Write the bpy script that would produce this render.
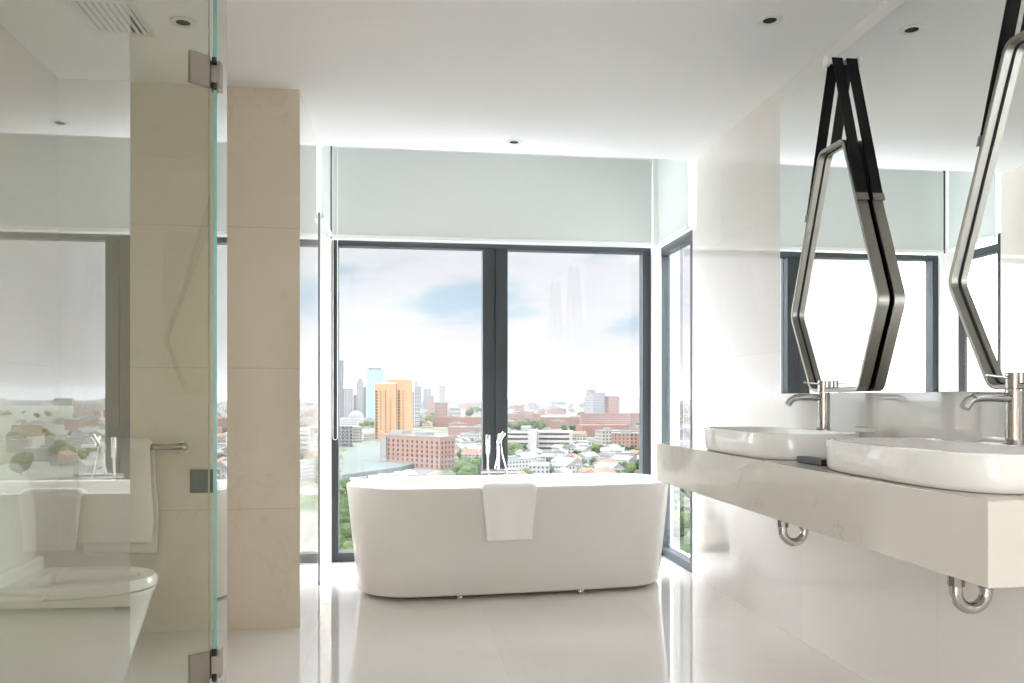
import bpy, bmesh, math, random
from mathutils import Vector, Matrix, noise
PI = math.pi
for o in list(bpy.data.objects): bpy.data.objects.remove(o, do_unlink=True)
S = bpy.context.scene
C = S.collection

# ---------------------------------------------------------------- camera
EYE = 1.08
F, XV, YH = 806.0, 404.5, 398.0
YAW = math.atan((512 - XV) / F)
cam = bpy.data.cameras.new('camera')
cam.sensor_fit = 'HORIZONTAL'; cam.sensor_width = 36
cam.lens = F * 36 / 1024
cam.shift_y = (YH - 341.5) / 1024
cam.clip_start = 0.05; cam.clip_end = 30000
co = bpy.data.objects.new('camera', cam); C.objects.link(co)
co.location = (0, 0, EYE); co.rotation_euler = (PI / 2, 0, -YAW)
S.camera = co

S.view_settings.view_transform = 'Standard'
S.view_settings.look = 'None'
S.view_settings.exposure = 0.62
S.view_settings.gamma = 1
S.view_settings.use_curve_mapping = False
S.cycles.max_bounces = 14
S.cycles.diffuse_bounces = 7
S.cycles.glossy_bounces = 6
S.cycles.transparent_max_bounces = 24
S.cycles.volume_bounces = 0
S.cycles.sample_clamp_indirect = 6
S.cycles.caustics_reflective = False
S.cycles.caustics_refractive = False

# ---------------------------------------------------------------- sky
W = bpy.data.worlds.new('sky'); S.world = W; W.use_nodes = True
nt = W.node_tree; nt.nodes.clear()
def N(t, **k):
    n = nt.nodes.new(t)
    for a, b in k.items(): setattr(n, a, b)
    return n
def L(a, b): nt.links.new(a, b)
def M_(op, a, b=None, c=None, clamp=False):
    n = N('ShaderNodeMath', operation=op, use_clamp=clamp)
    for i, v in enumerate((a, b, c)):
        if v is None: continue
        if isinstance(v, (int, float)): n.inputs[i].default_value = v
        else: L(v, n.inputs[i])
    return n.outputs[0]
def maprange(v, a, b, c, d, smooth=True):
    n = N('ShaderNodeMapRange'); n.interpolation_type = 'SMOOTHSTEP' if smooth else 'LINEAR'
    L(v, n.inputs[0])
    for i, x in enumerate((a, b, c, d)): n.inputs[i + 1].default_value = x
    return n.outputs[0]
tc = N('ShaderNodeTexCoord'); sx = N('ShaderNodeSeparateXYZ'); L(tc.outputs['Generated'], sx.inputs[0])
X, Y, Z = sx.outputs
mp = N('ShaderNodeMapping'); mp.inputs['Scale'].default_value = (1.0, 1.0, 2.6); mp.inputs['Location'].default_value = (0.37, 0.1, 0.22)
L(tc.outputs['Generated'], mp.inputs[0])
nz = N('ShaderNodeTexNoise'); nz.inputs['Scale'].default_value = 6.5; nz.inputs['Detail'].default_value = 8; nz.inputs['Roughness'].default_value = .56
L(mp.outputs[0], nz.inputs[0])
# a broad gap of blue in the cloud, ahead and a little right of the room
def blob(dx, dy, dz, r, amp, sz=2.2):
    a = M_('SUBTRACT', X, dx); b = M_('SUBTRACT', Z, dz)
    d = M_('ADD', M_('MULTIPLY', a, a), M_('MULTIPLY', M_('MULTIPLY', b, b), sz * sz))
    return M_('MULTIPLY', maprange(M_('SQRT', d), 0, r, 1, 0), amp)
dens = M_('ADD', nz.outputs[0], M_('MULTIPLY', blob(0.095, 0, .122, .125, 1.0, 2.6), -.30))
dens = M_('ADD', dens, M_('MULTIPLY', blob(0.26, 0, .085, .06, 1.0, 3.2), -.16))
dens = M_('ADD', dens, M_('MULTIPLY', blob(-.06, 0, .155, .10, 1.0, 1.6), -.13))
dens = M_('ADD', dens, maprange(Z, .02, .10, .22, 0))
cl = maprange(dens, .20, .50, 0, 1)
mix = N('ShaderNodeMix', data_type='RGBA'); L(cl, mix.inputs['Factor'])
mix.inputs['A'].default_value = (.50, .69, .83, 1); mix.inputs['B'].default_value = (.93, .945, .98, 1)
# a lower second layer of soft grey streaks
mp2 = N('ShaderNodeMapping'); mp2.inputs['Scale'].default_value = (2.2, 2.2, 13); L(tc.outputs['Generated'], mp2.inputs[0])
nz2 = N('ShaderNodeTexNoise'); nz2.inputs['Scale'].default_value = 2.2; nz2.inputs['Detail'].default_value = 4; L(mp2.outputs[0], nz2.inputs[0])
gm = N('ShaderNodeMix', data_type='RGBA'); gm.blend_type = 'MULTIPLY'; L(maprange(nz2.outputs[0], .5, .7, 0, 1), gm.inputs['Factor'])
L(mix.outputs['Result'], gm.inputs['A']); gm.inputs['B'].default_value = (.915, .93, .96, 1)
# brightness: overcast sky, brighter overhead and to the sides, brightest on the sun's side behind the building
up = maprange(Z, .24, .75, 0, 5.4)
right = M_('MULTIPLY', maprange(X, .50, .85, 0, 15), maprange(Y, -.25, .1, 0, 1))
left = M_('MULTIPLY', maprange(X, -.42, -.85, 0, 12), maprange(Y, -.25, .1, .12, 1))
back = maprange(Y, 0.05, -.5, 0, 5.0)
st = M_('ADD', M_('ADD', M_('ADD', 0.60, up), M_('ADD', right, left)), back)
tint = N('ShaderNodeMix', data_type='RGBA'); L(maprange(st, 1.2, 5, 0, 1), tint.inputs['Factor'])
L(gm.outputs['Result'], tint.inputs['A']); tint.inputs['B'].default_value = (.86, .92, 1.0, 1)
bg = N('ShaderNodeBackground'); L(tint.outputs['Result'], bg.inputs[0]); L(st, bg.inputs[1])
ow = N('ShaderNodeOutputWorld'); L(bg.outputs[0], ow.inputs[0])
W.cycles.sampling_method = 'MANUAL'; W.cycles.sample_map_resolution = 1024

# sun, high on the side behind the camera: lights the city from the front
sd = bpy.data.lights.new('sun', 'SUN'); sd.energy = 2.0; sd.angle = math.radians(3); sd.color = (1, .95, .88)
so = bpy.data.objects.new('sun', sd); C.objects.link(so)
so.rotation_euler = (math.radians(38), 0, math.radians(-60)); so.location = (0, 0, 30)

# window light portals (sampling guides for the sky, they give off no light themselves)
def portal(loc, rot, w, h):
    d = bpy.data.lights.new('window_portal', 'AREA'); d.shape = 'RECTANGLE'; d.size = w; d.size_y = h; d.energy = 1
    d.cycles.is_portal = True
    o = bpy.data.objects.new('window_portal', d); C.objects.link(o); o.location = loc; o.rotation_euler = rot
portal((.6, 5.49, 1.06), (-PI / 2, 0, 0), 2.2, 2.1)
portal((1.88, 5.08, 1.06), (0, PI / 2, 0), 2.1, .66)
portal((-.71, 5.08, 1.06), (0, -PI / 2, 0), 2.1, .66)
portal((-1.72, -2.7, 1.27), (0, -PI / 2, 0), 2.4, 3.4)

# ---------------------------------------------------------------- materials
def mat(name, col=(.8, .8, .8), rough=.5, metal=0.0, spec=.5, fn=None, coat=0.0):
    m = bpy.data.materials.new(name); m.use_nodes = True
    t = m.node_tree; b = t.nodes['Principled BSDF']
    b.inputs['Base Color'].default_value = (*col, 1); b.inputs['Roughness'].default_value = rough
    b.inputs['Metallic'].default_value = metal; b.inputs['Specular IOR Level'].default_value = spec
    b.inputs['Coat Weight'].default_value = coat; b.inputs['Coat Roughness'].default_value = .02
    if fn: fn(t, b)
    return m
def ramp(t, src, stops):
    r = t.nodes.new('ShaderNodeValToRGB'); t.links.new(src, r.inputs[0])
    while len(r.color_ramp.elements) < len(stops): r.color_ramp.elements.new(.5)
    for e, (p, c) in zip(r.color_ramp.elements, stops): e.position = p; e.color = (*c, 1)
    return r.outputs[0]
def noise_n(t, vec, sc, det=4, rough=.5, dist=0):
    n = t.nodes.new('ShaderNodeTexNoise'); n.inputs['Scale'].default_value = sc; n.inputs['Detail'].default_value = det
    n.inputs['Roughness'].default_value = rough; n.inputs['Distortion'].default_value = dist
    if vec is not None: t.links.new(vec, n.inputs[0])
    return n.outputs[0]
def mixc(t, f, a, b, mode='MIX'):
    n = t.nodes.new('ShaderNodeMix'); n.data_type = 'RGBA'; n.blend_type = mode
    for k, v in (('Factor', f), ('A', a), ('B', b)):
        i = n.inputs[k]
        if isinstance(v, (int, float)): i.default_value = v
        elif isinstance(v, tuple): i.default_value = (*v, 1)
        else: t.links.new(v, i)
    return n.outputs['Result']
def math_n(t, op, a, b=None):
    n = t.nodes.new('ShaderNodeMath'); n.operation = op
    for i, v in enumerate((a, b)):
        if v is None: continue
        if isinstance(v, (int, float)): n.inputs[i].default_value = v
        else: t.links.new(v, n.inputs[i])
    return n.outputs[0]

def marble(base, dark, vein, joint, axes, pitch, off=(0, 0), jw=.0018, spots=False):
    """polished stone slabs; axes = the two object axes of the face, pitch = slab size, joint = colour of the joint"""
    def fn(t, b):
        tcn = t.nodes.new('ShaderNodeTexCoord'); v = tcn.outputs['Object']
        sp = t.nodes.new('ShaderNodeSeparateXYZ'); t.links.new(v, sp.inputs[0])
        n1 = noise_n(t, v, 1.1, 5, .55, .6)
        c = mixc(t, ramp(t, n1, [(.35, (0, 0, 0)), (.7, (1, 1, 1))]), base, dark)
        n2 = noise_n(t, v, 2.3, 8, .62, 1.8)
        vv = ramp(t, math_n(t, 'ABSOLUTE', math_n(t, 'SUBTRACT', n2, .5)), [(0, (1, 1, 1)), (.016, (0, 0, 0))])
        n3 = noise_n(t, v, 1.7, 2)
        vmask = math_n(t, 'MULTIPLY', vv, ramp(t, n3, [(.48, (0, 0, 0)), (.62, (1, 1, 1))]))
        c = mixc(t, math_n(t, 'MULTIPLY', vmask, .4), c, vein)
        if spots:
            vo = t.nodes.new('ShaderNodeTexVoronoi'); vo.inputs['Scale'].default_value = 3.1; t.links.new(v, vo.inputs[0])
            s = ramp(t, vo.outputs['Distance'], [(.0, (1, 1, 1)), (.05, (.6, .6, .6)), (.075, (0, 0, 0))])
            c = mixc(t, math_n(t, 'MULTIPLY', s, .35), c, vein)
        # tone differs a little from slab to slab, thin joints between
        tot = None; jn = None
        for k in range(2):
            q = math_n(t, 'DIVIDE', math_n(t, 'ADD', sp.outputs[axes[k]], off[k]), pitch[k])
            fl = math_n(t, 'FLOOR', q); fr = math_n(t, 'FRACT', q)
            e = math_n(t, 'LESS_THAN', math_n(t, 'MINIMUM', fr, math_n(t, 'SUBTRACT', 1.0, fr)), jw / pitch[k])
            jn = e if jn is None else math_n(t, 'MAXIMUM', jn, e)
            tot = math_n(t, 'MULTIPLY', fl, 3.17) if tot is None else math_n(t, 'ADD', tot, math_n(t, 'MULTIPLY', fl, 7.71))
        wn = t.nodes.new('ShaderNodeTexWhiteNoise'); wn.noise_dimensions = '1D'; t.links.new(tot, wn.inputs['W'])
        tone = ramp(t, wn.outputs['Value'], [(0, (.955, .955, .955)), (1, (1.0, 1.0, 1.0))])
        c = mixc(t, 1.0, c, tone, 'MULTIPLY')
        c = mixc(t, jn, c, joint)
        t.links.new(c, b.inputs['Base Color'])
    return fn

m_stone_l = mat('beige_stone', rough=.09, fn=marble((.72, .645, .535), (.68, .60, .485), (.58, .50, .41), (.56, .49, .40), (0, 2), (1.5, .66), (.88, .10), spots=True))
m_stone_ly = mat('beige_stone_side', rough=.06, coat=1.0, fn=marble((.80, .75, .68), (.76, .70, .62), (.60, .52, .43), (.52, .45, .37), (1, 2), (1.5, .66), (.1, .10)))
m_stone_r = mat('cream_marble', rough=.05, coat=.5, fn=marble((.83, .80, .765), (.80, .765, .725), (.74, .69, .64), (.73, .70, .665), (1, 2), (.92, .65), (.30, 0)))
m_counter = mat('veined_marble', rough=.07, fn=marble((.72, .675, .61), (.66, .61, .54), (.40, .32, .24), (.60, .55, .49), (1, 0), (3.7, 5.0), (.2, 2.0), spots=True))
m_floor = mat('floor_marble', rough=.055, coat=.6, fn=marble((.79, .765, .725), (.76, .725, .675), (.70, .645, .575), (.70, .66, .60), (0, 1), (.80, .80), (.40, .18), jw=.0015))
m_ceil = mat('ceiling_paint', (.86, .866, .875), .7)
m_white = mat('white_paint', (.86, .86, .84), .45)
m_plaster = mat('room_plaster', (.62, .50, .38), .7)
m_porc = mat('porcelain', (.86, .84, .80), .06, coat=.3)
m_acryl = mat('tub_acrylic', (.77, .745, .715), .16)
m_wc = mat('toilet_ceramic', (.84, .83, .79), .08, coat=.3)
m_frame = mat('anthracite_frame', (.028, .036, .040), .4)
m_steel = mat('brushed_nickel', (.31, .295, .265), .36, 1.0)
m_chrome = mat('chrome', (.52, .51, .50), .06, 1.0)
m_hinge = mat('hinge_metal', (.42, .375, .325), .30, 1.0)
m_dark = mat('black_rubber', (.02, .02, .02), .6)
m_hole = mat('recess_shade_black', (.012, .012, .012), .8)  # flat black standing in for shade inside the ceiling openings
m_leather = mat('black_leather', (.007, .0065, .0065), .55, spec=.2)
m_mirror = mat('mirror_silver', (.90, .92, .91), 0.0, 1.0)
m_plate = mat('slate_plate', (.10, .13, .12), .3)
m_box = mat('black_box', (.02, .018, .018), .35)
m_soap = mat('cream_soap', (.78, .74, .66), .6)
m_cable = mat('white_bead', (.82, .82, .80), .4)
m_inner = mat('lamp_trim', (.74, .74, .72), .4)
def fabric(t, b):
    v = t.nodes.new('ShaderNodeTexCoord').outputs['Object']
    w = noise_n(t, v, 420, 2)
    bp = t.nodes.new('ShaderNodeBump'); bp.inputs['Strength'].default_value = .25; bp.inputs['Distance'].default_value = .002
    t.links.new(w, bp.inputs['Height']); t.links.new(bp.outputs[0], b.inputs['Normal'])
m_towel = mat('white_terry', (.95, .95, .945), .95, spec=.1, fn=fabric)
m_towel2 = mat('cream_terry', (.84, .78, .72), .95, spec=.1, fn=fabric)
def blind(t, b):
    b.inputs['Specular IOR Level'].default_value = .2
    tr = t.nodes.new('ShaderNodeBsdfTranslucent'); tr.inputs[0].default_value = (.72, .76, .72, 1)
    mx = t.nodes.new('ShaderNodeMixShader'); mx.inputs[0].default_value = .22
    t.links.new(b.outputs[0], mx.inputs[1]); t.links.new(tr.outputs[0], mx.inputs[2])
    t.links.new(mx.outputs[0], t.nodes['Material Output'].inputs[0])
m_blind = mat('roller_fabric', (.69, .71, .685), .85, fn=blind)
def glass(name, tint, k=1.85):
    m = bpy.data.materials.new(name); m.use_nodes = True; t = m.node_tree; t.nodes.clear()
    fr = t.nodes.new('ShaderNodeFresnel'); fr.inputs[0].default_value = 1.5
    ge = t.nodes.new('ShaderNodeNewGeometry')
    f = math_n(t, 'MULTIPLY', math_n(t, 'MULTIPLY', fr.outputs[0], k), math_n(t, 'SUBTRACT', 1.0, ge.outputs['Backfacing']))
    f = math_n(t, 'MINIMUM', f, 1.0)
    tr = t.nodes.new('ShaderNodeBsdfTransparent'); tr.inputs[0].default_value = (*tint, 1)
    gl = t.nodes.new('ShaderNodeBsdfGlossy'); gl.inputs['Roughness'].default_value = 0
    mx = t.nodes.new('ShaderNodeMixShader'); t.links.new(f, mx.inputs[0]); t.links.new(tr.outputs[0], mx.inputs[1]); t.links.new(gl.outputs[0], mx.inputs[2])
    o = t.nodes.new('ShaderNodeOutputMaterial'); t.links.new(mx.outputs[0], o.inputs[0])
    return m
m_glass = glass('window_glass', (.99, .988, .985))
m_shower = glass('partition_glass', (.940, .960, .925), 2.7)
m_gedge = mat('green_glass_edge', (.20, .50, .42), .15)

# ---------------------------------------------------------------- helpers
def box(bm, x0, x1, y0, y1, z0, z1, mi=0):
    r = bmesh.ops.create_cube(bm, size=1)
    for v in r['verts']:
        v.co = Vector(((x0 + x1) / 2 + v.co.x * (x1 - x0), (y0 + y1) / 2 + v.co.y * (y1 - y0), (z0 + z1) / 2 + v.co.z * (z1 - z0)))
    for f in {f for v in r['verts'] for f in v.link_faces}: f.material_index = mi
    return r['verts']
def boxm(*a):
    bm = bmesh.new(); box(bm, *a); return bm
def cyl(bm, p0, p1, r0, r1=None, seg=24, caps=True):
    p0, p1 = Vector(p0), Vector(p1); r1 = r0 if r1 is None else r1
    d = (p1 - p0); q = d.to_track_quat('Z', 'Y')
    a = [bm.verts.new(p0 + q @ Vector((r0 * math.cos(t), r0 * math.sin(t), 0))) for t in [2 * PI * i / seg for i in range(seg)]]
    b = [bm.verts.new(p1 + q @ Vector((r1 * math.cos(t), r1 * math.sin(t), 0))) for t in [2 * PI * i / seg for i in range(seg)]]
    for i in range(seg): bm.faces.new((a[i], a[(i + 1) % seg], b[(i + 1) % seg], b[i]))
    if caps: bm.faces.new(a[::-1]); bm.faces.new(b)
def tube(bm, pts, r, seg=14, caps=True):
    pts = [Vector(p) for p in pts]; rings = []; prev = None
    n = len(pts)
    for i, p in enumerate(pts):
        d = (pts[min(i + 1, n - 1)] - pts[max(i - 1, 0)]).normalized()
        if prev is None:
            up = Vector((0, 0, 1)) if abs(d.z) < .9 else Vector((1, 0, 0)); u = d.cross(up).normalized()
        else: u = (prev - d * prev.dot(d)).normalized()
        prev = u; w = d.cross(u); rr = r[i] if isinstance(r, (list, tuple)) else r
        rings.append([bm.verts.new(p + (u * math.cos(t) + w * math.sin(t)) * rr) for t in [2 * PI * k / seg for k in range(seg)]])
    for A, B in zip(rings, rings[1:]):
        for k in range(seg): bm.faces.new((A[k], A[(k + 1) % seg], B[(k + 1) % seg], B[k]))
    if caps: bm.faces.new(rings[0][::-1]); bm.faces.new(rings[-1])
def loft(bm, loops, cap0=True, cap1=True, closed=True):
    R = [[bm.verts.new(Vector(p)) for p in lp] for lp in loops]
    n = len(R[0])
    for A, B in zip(R, R[1:]):
        for k in range(n if closed else n - 1): bm.faces.new((A[k], A[(k + 1) % n], B[(k + 1) % n], B[k]))
    if cap0: bm.faces.new(R[0][::-1])
    if cap1: bm.faces.new(R[-1])
def obj(name, bm, m, parent=None, smooth=None, bevel=0, kind=None, label=None):
    bmesh.ops.recalc_face_normals(bm, faces=bm.faces)
    me = bpy.data.meshes.new(name); bm.to_mesh(me); bm.free()
    o = bpy.data.objects.new(name, me); C.objects.link(o)
    for mm in (m if isinstance(m, (list, tuple)) else [m]): me.materials.append(mm)
    if bevel:
        b = o.modifiers.new('bevel', 'BEVEL'); b.width = bevel; b.segments = 3; b.limit_method = 'ANGLE'; b.angle_limit = .7
    if smooth is not None:
        for p in me.polygons: p.use_smooth = True
        me.set_sharp_from_angle(angle=math.radians(smooth))
    if parent: o.parent = parent; o.matrix_parent_inverse = Matrix.Translation(-parent.location) if parent.type == 'EMPTY' and parent.rotation_euler.z == 0 else Matrix()
    if kind: o['kind'] = kind
    if label: o['label'] = label
    return o
def tag(o, label, cat, group=None, kind=None):
    o['label'] = label; o['category'] = cat
    if group: o['group'] = group
    if kind: o['kind'] = kind
    return o
def thing(name, label, cat, loc=(0, 0, 0), group=None):
    o = bpy.data.objects.new(name, None); C.objects.link(o); o.location = loc; o.empty_display_size = .05
    return tag(o, label, cat, group)
def kids(o): return [c for c in bpy.data.objects if c.parent == o]
def dup(root, delta, label):
    r = root.copy(); C.objects.link(r); r.location = root.location + Vector(delta); r['label'] = label
    def rec(src, dst):
        for ch in kids(src):
            c = ch.copy(); C.objects.link(c); c.parent = dst; rec(ch, c)
    rec(root, r)
    return r
def superloop(cx, cy, a, b, z, n=2.6, seg=72):
    out = []
    for i in range(seg):
        t = 2 * PI * i / seg; c, s = math.cos(t), math.sin(t)
        out.append((cx + a * math.copysign(abs(c) ** (2 / n), c), cy + b * math.copysign(abs(s) ** (2 / n), s), z))
    return out

# ---------------------------------------------------------------- room shell
WR, XL, YE, YW, YC, HC, ZH = 1.75, -.488, 4.75, 5.41, 3.905, 2.536, 2.12
WCL = -1.56; BK = -4.6
def st_(name, bm, m, **k): return obj(name, bm, m, kind='structure', **k)
st_('floor', boxm(-1.75, 1.95, BK - .2, YW + .14, -.2, 0), m_floor)
bm = bmesh.new()
box(bm, -1.75, 1.95, BK - .2, YE, HC, HC + .3)
box(bm, -1.75, 1.95, YE, YW + .14, HC + .22, HC + .3)
st_('ceiling', bm, m_ceil)
st_('wall_right', boxm(WR, WR + .2, BK - .2, YE, 0, HC), m_stone_r)
bm = bmesh.new(); LW0, LW1, LZ0, LZ1 = -4.4, -1.0, .05, 2.48
for q in ((BK - .2, LW0, 0, HC), (LW1, YC, 0, HC), (LW0, LW1, 0, LZ0), (LW0, LW1, LZ1, HC)): box(bm, WCL - .19, WCL, *q)
st_('wall_left', bm, m_stone_l)
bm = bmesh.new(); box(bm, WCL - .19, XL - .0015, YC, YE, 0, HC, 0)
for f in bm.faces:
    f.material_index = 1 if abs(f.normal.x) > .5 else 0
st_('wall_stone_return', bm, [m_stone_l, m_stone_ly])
# wall behind the camera
st_('wall_back', boxm(-1.75, 1.95, BK - .2, BK, 0, HC), m_plaster)
# upper wall over the big window and at the corners
bm = bmesh.new()
box(bm, XL - .02, WR + .02, YW + .02, YW + .14, ZH + .6, HC + .22)
st_('wall_front', bm, m_white)
bm = bmesh.new(); box(bm, 1.693, 1.742, YW - .075, YW + .14, 0, HC + .22); box(bm, 1.742, 1.86, YW + .03, YW + .14, 0, HC + .22)
st_('trim_1', bm, m_white)
bm = bmesh.new(); box(bm, XL - .125, XL + .012, YW - .03, YW + .14, 0, HC + .22); box(bm, XL - .21, XL - .125, YW + .03, YW + .14, 0, HC + .22)
st_('trim_2', bm, m_white)
for i, (x0, x1) in enumerate(((WR + .001, WR + .12), (XL - .20, XL - .12))):
    st_('trim_%d' % (3 + i), boxm(x0, x1, YE + .0005, YW + .03, ZH + .6, HC + .22), m_white)

def frame_y(x0, x1, z0, z1, y, w, d, wl=None, wt=None):
    wl = wl or w; wt = wt or w      # frame lying in a plane of constant y
    bm = bmesh.new()
    box(bm, x0, x0 + wl, y, y + d, z0, z1); box(bm, x1 - w, x1, y, y + d, z0, z1)
    box(bm, x0 + wl, x1 - w, y, y + d, z0, z0 + w); box(bm, x0 + wl, x1 - w, y, y + d, z1 - wt, z1)
    return bm
def frame_x(y0, y1, z0, z1, x, w, d):
    bm = bmesh.new()
    box(bm, x, x + d, y0, y0 + w, z0, z1); box(bm, x, x + d, y1 - w, y1, z0, z1)
    box(bm, x, x + d, y0 + w, y1 - w, z0, z0 + w); box(bm, x, x + d, y0 + w, y1 - w, z1 - w, z1)
    return bm
# main window: outer frame, mullion, two panes, added transom pane to backlight the blind
w1 = bpy.data.objects.new('window_1', None); C.objects.link(w1); w1['kind'] = 'structure'; w1.location = (.6, YW, 0)
x0, x1 = XL + .012, 1.693
obj('window_frame', frame_y(x0, x1, 0.0, ZH, YW, .058, .09, .044, .036), m_frame, w1, bevel=.004)
obj('window_mullion', (lambda b: (box(b, .522, .602, YW - .01, YW + .09, .058, ZH - .036), box(b, .608, .692, YW - .01, YW + .09, .058, ZH - .036), box(b, .60, .61, YW + .02, YW + .07, .058, ZH - .036), b)[-1])(bmesh.new()), m_frame, w1, bevel=.004)
obj('window_pane', boxm(x0 + .044, .522, YW + .04, YW + .056, .058, ZH - .036), m_glass, w1)
obj('window_pane', boxm(.692, x1 - .058, YW + .04, YW + .056, .058, ZH - .036), m_glass, w1)
obj('added_transom_pane', boxm(x0, x1, YW + .04, YW + .056, ZH + .002, ZH + .6), m_glass, w1)
# side windows
for i, (X0, d) in enumerate(((WR + .004, .07), (XL - .20, .07))):
    w = bpy.data.objects.new('window_%d' % (2 + i), None); C.objects.link(w); w['kind'] = 'structure'; w.location = (X0, 5.1, 0)
    obj('window_frame', frame_x(YE + .001, YW + .028, 0, ZH, X0, .055, d), m_frame, w, bevel=.004)
    obj('window_pane', boxm(X0 + .03, X0 + .046, YE + .056, YW - .027, .055, ZH - .055), m_glass, w)
    obj('added_transom_pane', boxm(X0 + .03, X0 + .046, YE + .001, YW + .028, ZH + .002, ZH + .6), m_glass, w)  # unseen pane added so the sky backlights the side blind
# unseen window added in the left wall behind the camera to brighten the room
w = bpy.data.objects.new('window_4', None); C.objects.link(w); w['kind'] = 'structure'; w.location = (WCL - .1, -2.7, 0)
bm = frame_x(LW0, LW1, LZ0, LZ1, WCL - .13, .05, .08); box(bm, WCL - .13, WCL - .05, -2.73, -2.67, LZ0 + .05, LZ1 - .05)
obj('window_frame', bm, m_frame, w)
for a, b in ((LW0 + .05, -2.73), (-2.67, LW1 - .05)): obj('window_pane', boxm(WCL - .10, WCL - .09, a, b, LZ0 + .05, LZ1 - .05), m_glass, w)

# ---------------------------------------------------------------- blinds
def roller(name, label, x0, x1, y0, y1, axis, cordpos):
    t = thing(name, label, 'blind', ((x0 + x1) / 2, (y0 + y1) / 2, HC + .12), 'rolled-down window blinds')
    bm = bmesh.new()
    if axis == 'y': box(bm, x0, x1, y0, y0 + .002, ZH + .022, HC + .17)
    else: box(bm, x0, x0 + .002, y0, y1, ZH + .022, HC + .17)
    obj('blind_fabric', bm, m_blind, t)
    bm = bmesh.new()
    if axis == 'y': box(bm, x0, x1, y0 - .006, y0 + .012, ZH - .002, ZH + .022)
    else: box(bm, x0 - .006, x0 + .012, y0, y1, ZH - .002, ZH + .022)
    obj('bottom_bar', bm, m_white, t, bevel=.003)
    bm = bmesh.new()
    if axis == 'y': cyl(bm, (x0, y0 + .021, HC + .185), (x1, y0 + .021, HC + .185), .02)
    else: cyl(bm, (x0 + .021, y0, HC + .185), (x0 + .021, y1, HC + .185), .02)
    obj('roller_tube', bm, m_white, t, smooth=40)
    if cordpos:
        cx, cy, zb = cordpos; pts = []
        hw = .014
        for k in range(9): pts.append((cx - hw, cy, HC + .16 - k * (HC + .16 - zb) / 8))
        for k in range(1, 8): a = PI + PI * k / 8; pts.append((cx + hw * math.cos(a), cy, zb + .02 * math.sin(a)))
        for k in range(9): pts.append((cx + hw, cy, zb + k * (HC + .16 - zb) / 8))
        bm = bmesh.new(); tube(bm, pts, .0019, 8)
        obj('pull_chain', bm, m_cable, t, smooth=60)
    return t
roller('roller_blind', 'wide grey-green roller blind over the two-pane window behind the bathtub', XL + .022, 1.678, YW - .07, 0, 'y', (XL + .045, YW - .105, .83))
roller('roller_blind', 'narrow grey roller blind above the side window beside the marble wall', WR - .03, 0, YE + .006, YW - .03, 'x', (WR - .058, YW - .105, .80))
roller('roller_blind', 'narrow pale roller blind above the side window next to the beige stone wall end', XL + .014, 0, YE + .02, YW - .12, 'x', None)
st_('trim_7', boxm(XL - .014, XL + .003, YE + .001, YE + .024, 0, ZH + .03), m_frame)
# side guide rail of the wide blind
st_('trim_5', (lambda b: (box(b, XL + .0125, XL + .019, YW - .078, YW - .03, ZH, HC + .2), b)[-1])(bmesh.new()), m_frame)
st_('trim_6', (lambda b: (box(b, 1.682, 1.6925, YW - .078, YW - .03, ZH, HC + .2), b)[-1])(bmesh.new()), m_white)

# ---------------------------------------------------------------- ceiling fittings
def downlight(x, y, label):
    t = thing('downlight', label, 'ceiling light', (x, y, HC), 'recessed ceiling downlights')
    bm = bmesh.new(); prof = [(.048, 0), (.048, -.003), (.043, -.005), (.027, -.004), (.025, -.001)]
    loft(bm, [[(x + r * math.cos(a), y + r * math.sin(a), HC + z) for a in [2 * PI * k / 40 for k in range(40)]] for r, z in prof], False, False)
    obj('trim_ring', bm, m_inner, t, smooth=40)
    bm = bmesh.new(); cyl(bm, (x, y, HC - .0020), (x, y, HC - .0004), .0255, seg=36)
    obj('recess_shade_disc', bm, m_hole, t, smooth=40)  # flat disc, its black painted for the shade in the lamp hole
downlight(1.395, 2.946, 'round white recessed downlight in the ceiling in front of the wall mirror')
downlight(-.85, 3.262, 'round white recessed downlight in the ceiling over the toilet beside the vent')
downlight(.617, 4.54, 'small round downlight in the ceiling just before the big window')
t = thing('ceiling_vent', 'square white slatted air vent in the ceiling above the toilet', 'vent', (-1.11, 3.25, HC))
vx0, vx1, vy0, vy1 = -1.235, -.985, 3.10, 3.40
bm = bmesh.new()
for a in ((vx0, vx0 + .025, vy0, vy1), (vx1 - .025, vx1, vy0, vy1), (vx0 + .025, vx1 - .025, vy0, vy0 + .025), (vx0 + .025, vx1 - .025, vy1 - .025, vy1)): box(bm, *a, HC - .009, HC - .0005)
obj('vent_frame', bm, m_inner, t, bevel=.002)
obj('vent_shade_sheet', boxm(vx0 + .025, vx1 - .025, vy0 + .025, vy1 - .025, HC - .002, HC - .0006), m_hole, t)  # black sheet in place of the shade behind the slats
for k in range(8):
    xx = vx0 + .036 + k * .0255
    bm = bmesh.new(); vs = box(bm, -.0065, .0065, vy0 + .025, vy1 - .025, -.001, .001)
    bmesh.ops.rotate(bm, verts=vs, cent=(0, 0, 0), matrix=Matrix.Rotation(math.radians(-28), 3, 'Y')); bmesh.ops.translate(bm, verts=vs, vec=(xx, 0, HC - .0085))
    obj('slat', bm, m_inner, t)

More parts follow.
